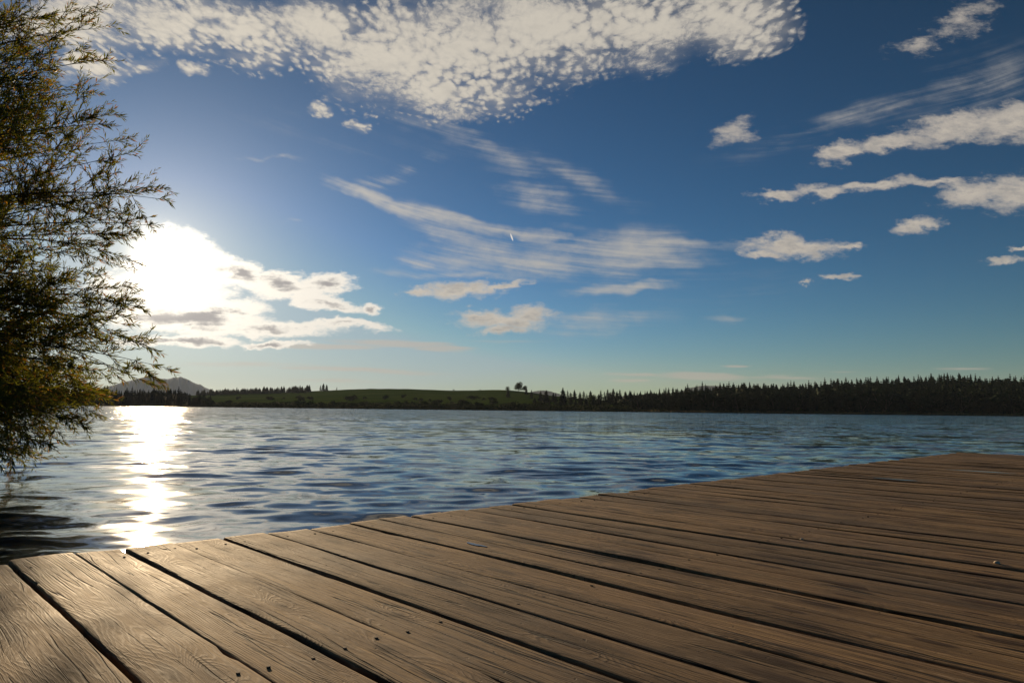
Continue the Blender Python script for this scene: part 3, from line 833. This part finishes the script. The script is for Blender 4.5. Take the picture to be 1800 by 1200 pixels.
for k in range(len(cuts) - 1):
    s0, s1 = cuts[k] + gaps[k] / 2, cuts[k + 1] - gaps[k + 1] / 2
    w = s1 - s0; cm = (s0 + s1) / 2
    end = prng.normal(0, 0.008)
    if prng.random() < .12: end += prng.uniform(.01, .03)
    if abs(cuts[k] - 0.434) < 1e-6: end = -.050
    if abs(cuts[k] - 0.6235) < 1e-6: end = -.024
    ts = np.concatenate([[end, end + 0.003], np.arange(end + 0.03, T_END, 0.03)])
    n = len(ts)
    # cross section: bottom left, side, rounded arris, crown, and back
    prof_c = np.array([-.5, -.5, -.5, -.488, -.455, -.30, -.1, .1, .30, .455, .488, .5, .5, .5])
    prof_z = np.array([-.040, -.022, -.0055, -.0018, -.0003, 0, 0, 0, 0, -.0003, -.0018, -.0055, -.022, -.040])
    m = len(prof_c)
    CC = np.tile(prof_c * w, (n, 1)); ZZ_ = np.tile(prof_z, (n, 1))
    def smooth_noise(scale, a):
        q = prng.normal(0, 1, int(T_END / scale) + 4); return np.interp(ts, np.arange(len(q)) * scale - 0.2, q) * a
    el, er = smooth_noise(.35, .0011) + smooth_noise(.06, .0006), smooth_noise(.35, .0011) + smooth_noise(.06, .0006)
    for side, e in ((0, el), (1, er)):
        for _ in range(prng.poisson(2.0)):           # a splinter gone from the arris
            t0 = prng.uniform(0, T_END); L = prng.uniform(.02, .07); e += -np.exp(-((ts - t0) / L) ** 4) * prng.uniform(.003, .010)
    CC += (prof_c < -.2)[None, :] * (-el[:, None]) * np.clip((np.abs(prof_c) - .3) / .15, 0, 1)[None, :] + (prof_c > .2)[None, :] * er[:, None] * np.clip((np.abs(prof_c) - .3) / .15, 0, 1)[None, :]
    cup = prng.normal(0, .0015); tilt = prng.normal(0, .004); lift = prng.normal(0, .0016)
    ZZ_ += lift + cup * (4 * (prof_c ** 2) - .4)[None, :] + tilt * (prof_c * w)[None, :] + smooth_noise(1.2, .0012)[:, None] + smooth_noise(.5, .0035)[:, None] * prof_c[None, :]
    ZZ_[0] += np.where(prof_z > -.02, -.0015, 0)      # worn end arris
    bow = smooth_noise(3.0, .0012)
    P = jp(cm + CC + bow[:, None], np.tile(ts[:, None], (1, m)), ZZ_)
    V.append(P.reshape(-1, 3))
    ii = np.arange(n * m).reshape(n, m) + nv
    Fq.append(np.stack([ii[:-1, :-1], ii[1:, :-1], ii[1:, 1:], ii[:-1, 1:]], -1).reshape(-1, 4))
    Fq.append(np.stack([ii[:-1, -1], ii[1:, -1], ii[1:, 0], ii[:-1, 0]], -1).reshape(-1, 4))
    for row, flip in ((ii[0], False), (ii[-1], True)):
        for a in range(m // 2 - 1):
            q = [row[a], row[a + 1], row[m - 2 - a], row[m - 1 - a]]
            Fq.append(np.array([q[::-1] if flip else q]))
    UVW.append(np.stack([np.tile(ts[:, None], (1, m)), CC, np.zeros((n, m))], -1).reshape(-1, 3))
    RND.append(np.tile(prng.random(3), (n * m, 1)))
    nv += n * m
    for tj in (0.14, 1.44, 2.74, 4.04, 5.34, 6.64, 7.94):
        for sg in (-1, 1):
            q = jp(np.array([cm + sg * w * .3 + prng.normal(0, .004)]), np.array([tj + prng.normal(0, .006)]), np.array([lift + .0013]))[0]
            an = np.arange(8) * math.pi / 4
            ring_ = np.stack([q[0] + .0042 * np.cos(an), q[1] + .0042 * np.sin(an), np.full(8, q[2])], -1)
            scr.add(np.concatenate([ring_, [q + np.array([0, 0, .0002])], ring_ - [0, 0, .006]]), [[j, (j + 1) % 8, 8] for j in range(8)])
            scr.add(np.concatenate([ring_, ring_ - [0, 0, .006]]), [[(j + 1) % 8, j, 8 + j, 8 + (j + 1) % 8] for j in range(8)])
dv = np.concatenate(V); df = np.concatenate(Fq)
dme = mesh_from("deck", dv, df, [m_wood], True)
a1 = dme.attributes.new("plankuv", 'FLOAT_VECTOR', 'POINT'); a1.data.foreach_set('vector', np.concatenate(UVW).astype(np.float32).ravel())
a2 = dme.attributes.new("plankrnd", 'FLOAT_VECTOR', 'POINT'); a2.data.foreach_set('vector', np.concatenate(RND).astype(np.float32).ravel())
link("deck", dme, jetty)
link("screw_head", scr.mesh("screw_head", [m_screw]), jetty)
s_lo, s_hi = cuts[0], cuts[-1]
for tj in (0.14, 1.44, 2.74, 4.04, 5.34, 6.64, 7.94):
    b = MB(); box(b, jp(np.array([(s_lo + s_hi) / 2]), np.array([tj]), np.array([-.123]))[0], E_DIR, N_DIR, (0, 0, 1), (s_hi - s_lo) / 2 - .05, .04, .08)
    link("joist", b.mesh("joist", [m_beam]), jetty)
for tj in (0.24, 4.14, 7.8):
    for s in np.linspace(s_lo + .3, s_hi - .3, 6):
        b = MB(); c0 = jp(np.array([s]), np.array([tj]), np.array([0.0]))[0]
        tube(b, [c0 + [0, 0, -.215], c0 + [0, 0, -1.0], c0 + [0, 0, -2.2]], [.085, .088, .09], 12)
        b.add([c0 + [0, 0, -.215]] + [c0 + np.array([.085 * math.cos(j * math.pi / 6), .085 * math.sin(j * math.pi / 6), -.2152]) for j in range(12)], [[0, 1 + j, 1 + (j + 1) % 12] for j in range(12)])
        link("post", b.mesh("post", [m_beam], True), jetty)

# puddles and grit lying on the boards
m_pud, T, o_ = material("rain_water")
principled(T, o_, Base_Color=(0.03, 0.024, 0.018), Roughness=0.12, IOR=1.333)
def deck_pt(x, y):
    q = ray(x, y); k = -EYE[2] / q[2]; return EYE + q * k
B_DIR = -N_DIR
def puddle(x, y, L, w, label):
    c0 = deck_pt(x, y); b = MB(); n = 28
    an = np.arange(n) * 2 * math.pi / n
    rad = 1 + 0.18 * np.sin(an * 3 + x) + 0.1 * np.sin(an * 5 + 2)
    loc = (B_DIR[None] * (np.cos(an) * L * rad)[:, None] + E_DIR[None] * (np.sin(an) * w * rad)[:, None])
    top = loc * .93 + [0, 0, .0040]; low = loc + [0, 0, -.003]
    b.add(np.concatenate([top, low, [[0, 0, .0043]]]), [[j, (j + 1) % n, 2 * n] for j in range(n)])
    b.add(np.concatenate([top, low]), [[(j + 1) % n, j, n + j, n + (j + 1) % n] for j in range(n)])
    o = link("puddle", b.mesh("puddle", [m_pud], True), None, tuple(c0 * [1, 1, 0]))
    return tag(o, label, "puddle", "puddles on the boards")
puddle(836, 958, .060, .012, "small blue puddle on the boards in the middle of the jetty")
puddle(1576, 843, .17, .02, "thin bright puddle on the boards near the far corner of the jetty")
puddle(1725, 829, .26, .035, "long dull puddle close to the far end of the jetty")
m_grit = simple_noise_mat("pale_pebble", (0.45, 0.36, 0.26), (0.6, 0.5, 0.38), 60.0, 0.7, 0.3)
def pebble(x, y, r_, label):
    c0 = deck_pt(x, y); bm = bmesh.new(); bmesh.ops.create_icosphere(bm, subdivisions=2, radius=r_)
    for q in bm.verts: q.co = Vector((q.co.x * 1.3, q.co.y, q.co.z * .7)) * (1 + .15 * math.sin(q.co.x * 400 + q.co.y * 300))
    me = bpy.data.meshes.new("pebble"); bm.to_mesh(me); bm.free(); me.materials.append(m_grit)
    for q in me.polygons: q.use_smooth = True
    return tag(link("pebble", me, None, (c0[0], c0[1], r_ * .62)), label, "pebble", "pebbles on the boards")
pebble(1409, 949, .006, "tiny pale pebble beside a board gap, farther of the two on the jetty")
pebble(1752, 991, .008, "tiny pale pebble beside a board gap, nearer of the two on the jetty")

# ------------------------------------------------------------------ willow
m_leaf, T, o_ = material("willow_leaf")
lr = T.attr("leafrnd"); l1, l2, l3 = T.sep(lr)
c = T.mix(l1, (0.058, 0.085, 0.017), (0.120, 0.128, 0.030))
c = T.mix(l2.ss(0.72, 0.95), c, (0.190, 0.105, 0.030))
p = T.new('ShaderNodeBsdfPrincipled'); T.put(p.inputs['Base Color'], c); p.inputs['Roughness'].default_value = 0.55; p.inputs['Specular IOR Level'].default_value = 0.3
tl_ = T.new('ShaderNodeBsdfTranslucent'); T.put(tl_.inputs[0], T.vec('MULTIPLY', c, (2.1, 1.8, 0.75)))
mx = T.new('ShaderNodeMixShader'); mx.inputs[0].default_value = 0.45
T.nt.links.new(p.outputs[0], mx.inputs[1]); T.nt.links.new(tl_.outputs[0], mx.inputs[2]); T.nt.links.new(mx.outputs[0], o_.inputs['Surface'])
m_twig = simple_noise_mat("willow_twig", (0.075, 0.052, 0.030), (0.13, 0.10, 0.055), 12.0, 0.8, 0.2)

wr = np.random.default_rng(23)
K_TREE = 1.6                                        # the tree stands 9 to 14 m away
BASE = np.array([-6.9 * K_TREE, 5.3 * K_TREE, -0.15])
willow = empty("willow_tree", tuple(BASE))
tag(willow, "big willow with narrow leaves overhanging the water beside the jetty", "tree")
def unit(a): return a / (np.linalg.norm(a, axis=-1, keepdims=True) + 1e-9)
def bez(p0, p1, p2, p3, n):
    t = np.linspace(0, 1, n)[:, None]
    return (1 - t) ** 3 * p0 + 3 * (1 - t) ** 2 * t * p1 + 3 * (1 - t) * t ** 2 * p2 + t ** 3 * p3
wood, fol = MB(), MB()
trunk_pts = BASE + K_TREE * np.array([(0, 0, -.3), (.02, 0, .4), (.10, .05, 1.2), (.12, .12, 2.2), (.05, .2, 3.4), (-.05, .2, 5.0), (0, .15, 6.6), (.05, .1, 8.2)])
tube(wood, trunk_pts - BASE, [.50, .38, .33, .29, .24, .17, .10, .03], 14)
def trunk_at(z):
    return np.array([np.interp(z, trunk_pts[:, 2], trunk_pts[:, i]) for i in range(3)])
def px_pt(x, y, D):
    q = ray(x, y); return EYE + q * (K_TREE * D / math.hypot(q[0], q[1]))
tips = [(150, 5, 7.4), (192, 35, 7.6), (207, 92, 7.2), (222, 185, 7.0), (215, 235, 7.3), (236, 262, 6.8), (314, 336, 6.5), (290, 318, 6.6), (300, 385, 6.6), (252, 400, 7.0), (246, 440, 7.2), (240, 500, 7.4), (252, 535, 7.0),
        (240, 590, 7.0), (286, 640, 6.4), (262, 600, 6.5), (268, 668, 6.5), (230, 650, 6.8), (182, 690, 6.9), (150, 745, 6.6), (170, 720, 6.8), (92, 778, 6.2), (60, 770, 6.3), (110, 730, 6.6), (20, 790, 6.1), (120, 60, 6.9), (160, 150, 7.1), (180, 330, 6.7), (190, 420, 7.3), (200, 560, 7.1)]
ends = [px_pt(*q) for q in tips]
# many more through the crown, in and beyond the frame
for _ in range(36):                                # the open top of the crown
    ends.append(px_pt(wr.uniform(-120, 150), wr.uniform(-120, 330), wr.uniform(5.8, 8.6)))
for _ in range(34):                                # the heavy lower skirt over the water
    ends.append(px_pt(wr.uniform(-60, 205), wr.uniform(440, 715), wr.uniform(6.2, 8.6)))
for _ in range(110):                                # low boughs trailing to the water
    yy = wr.uniform(650, 800); ends.append(px_pt(wr.uniform(-420, np.interp(yy, [650, 740, 800], [190, 150, 85])), yy, wr.uniform(6.6, 9.0)))
while len(ends) < 330:
    x, y = wr.uniform(-900, 205), wr.uniform(-520, 745)
    lim = np.interp(y, [-520, -300, 0, 200, 340, 450, 560, 640, 700, 760], [-120, 40, 150, 205, 215, 215, 225, 215, 150, 100])
    if x > lim - 8: continue
    if x < 0 and wr.random() < 0.35: continue
    ends.append(px_pt(x, y, wr.uniform(5.3, 9.0)))
sec = []       # (start, direction, length)
for e in ends:
    hz_ = math.hypot(*(e - BASE)[:2])
    z0 = np.clip(e[2] - 0.46 * hz_ - wr.uniform(0.2, 1.8), 1.1, 12.0)
    p0 = trunk_at(z0); e = e - unit(e - p0) * (0.34 if e[2] > 2.2 else 0.16); dvec = e - p0; L = np.linalg.norm(dvec)
    p1 = p0 + dvec * .30 + np.array([0, 0, .13 * L * wr.uniform(.4, 1.2)]) + wr.normal(0, .12, 3)
    p2 = p0 + dvec * .70 + np.array([0, 0, .11 * L * wr.uniform(.2, 1.2)]) + wr.normal(0, .15, 3)
    pts = bez(p0, p1, p2, e, 16)
    tube(wood, pts - BASE, np.interp(np.linspace(0, 1, 16), [0, .3, .7, 1], [.018 + .007 * L * wr.uniform(.5, 1.2), .016 + .002 * L, .011, .003]), 6)
    tang = unit(np.gradient(pts, axis=0))
    ns = int(6 + 3.0 * L)
    for f in np.concatenate([wr.uniform(.32, .97, ns), [1.0]]):
        i = min(15, int(f * 15)); fr = f * 15 - i if i < 15 else 0
        q = pts[i] if i == 15 else pts[i] * (1 - fr) + pts[i + 1] * fr
        dr = unit(tang[i] * wr.uniform(.5, 1.1) + wr.normal(0, .55, 3) + np.array([0, 0, .34 if q[2] > 1.6 else -.05]))
        if f == 1.0: dr = tang[-1]
        sec.append((q, dr, wr.uniform(.38, .86) * (0.55 if f > .93 else 1)))
leafP, leafD, leafL = [], [], []
def spray(q, dr, L, nl):
    """one leafy shoot: a curved twig and leaves set alternately along it"""
    side = unit(np.cross(dr, wr.normal(0, 1, 3)))
    pts = bez(q, q + dr * L * .33, q + dr * L * .66 + side * L * .07, q + dr * L + side * L * .16 + np.array([0, 0, wr.uniform(-.12, .08) * L]), 5)
    tube(fol, pts - BASE, [.0046, .0038, .003, .002, .001], 3, 1)
    f = np.linspace(.12, 1.0, nl) + wr.normal(0, .01, nl); f = np.clip(f, 0, 1)
    x = f * 4; i = np.minimum(3, x.astype(int)); fr = (x - i)[:, None]
    pos_ = pts[i] * (1 - fr) + pts[i + 1] * fr
    tg = unit(pts[i + 1] - pts[i])
    rnd = unit(np.cross(tg, wr.normal(0, 1, (nl, 3))))
    leafP.append(pos_); leafD.append(unit(tg * wr.uniform(.75, 1.15, (nl, 1)) + rnd * wr.uniform(.45, .8, (nl, 1)))); leafL.append(wr.uniform(.062, .115, nl) * np.interp(f, [0, .3, .8, 1], [.8, 1, 1, .65]))
    return pts
for q, dr, L in sec:
    pts = spray(q, dr, L, int(12 + L * 20))
    for _ in range(int(wr.integers(2, 5))):
        f = wr.uniform(.1, .85); i = int(f * 4)
        spray(pts[i], unit(dr + wr.normal(0, .5, 3)), L * wr.uniform(.4, .75), int(8 + L * 13))
P0 = np.concatenate(leafP); D0_ = np.concatenate(leafD); LL = np.concatenate(leafL)[:, None]
n = len(P0)
sd = unit(np.cross(D0_, wr.normal(0, 1, (n, 3)))); up_ = np.cross(sd, D0_)
wd = LL * wr.uniform(.062, .098, (n, 1))
mid_ = P0 + D0_ * LL * .45
vv = np.stack([P0, mid_ + sd * wd + up_ * LL * .03, P0 + D0_ * LL + up_ * LL * wr.uniform(-.14, .02, (n, 1)), mid_ - sd * wd + up_ * LL * .03], 1).reshape(-1, 3) - BASE
ii = np.arange(4 * n).reshape(n, 4)
n_before = fol.n
fol.add(vv, np.concatenate([ii[:, [0, 1, 2]], ii[:, [0, 2, 3]]]), 0)
print("willow leaves", n)
link("trunk", wood.mesh("trunk", [m_bark], True), willow)
cme = fol.mesh("crown", [m_leaf, m_twig])
rn = np.zeros((len(cme.vertices), 3), np.float32); rn[n_before:] = np.repeat(wr.random((n, 3)), 4, axis=0)
a3 = cme.attributes.new("leafrnd", 'FLOAT_VECTOR', 'POINT'); a3.data.foreach_set('vector', rn.ravel())
link("crown", cme, willow)

# ------------------------------------------------------------------ haze: the air between here and the mountain
HAZE = True
if HAZE:
    m_haze, T, o_ = material("summer_haze")
    pv = T.new('ShaderNodeVolumePrincipled')
    pv.inputs['Color'].default_value = (0.66, 0.80, 1.0, 1)
    pv.inputs['Density'].default_value = 3.0e-5
    pv.inputs['Anisotropy'].default_value = 0.1
    T.nt.links.new(pv.outputs[0], o_.inputs['Volume'])
    b = MB(); box(b, (0, 6000, 265), (1, 0, 0), (0, 1, 0), (0, 0, 1), 12500, 6500, 268)
    tag(link("haze", b.mesh("haze", [m_haze])), "thin evening haze over the lake and hills", kind='stuff')
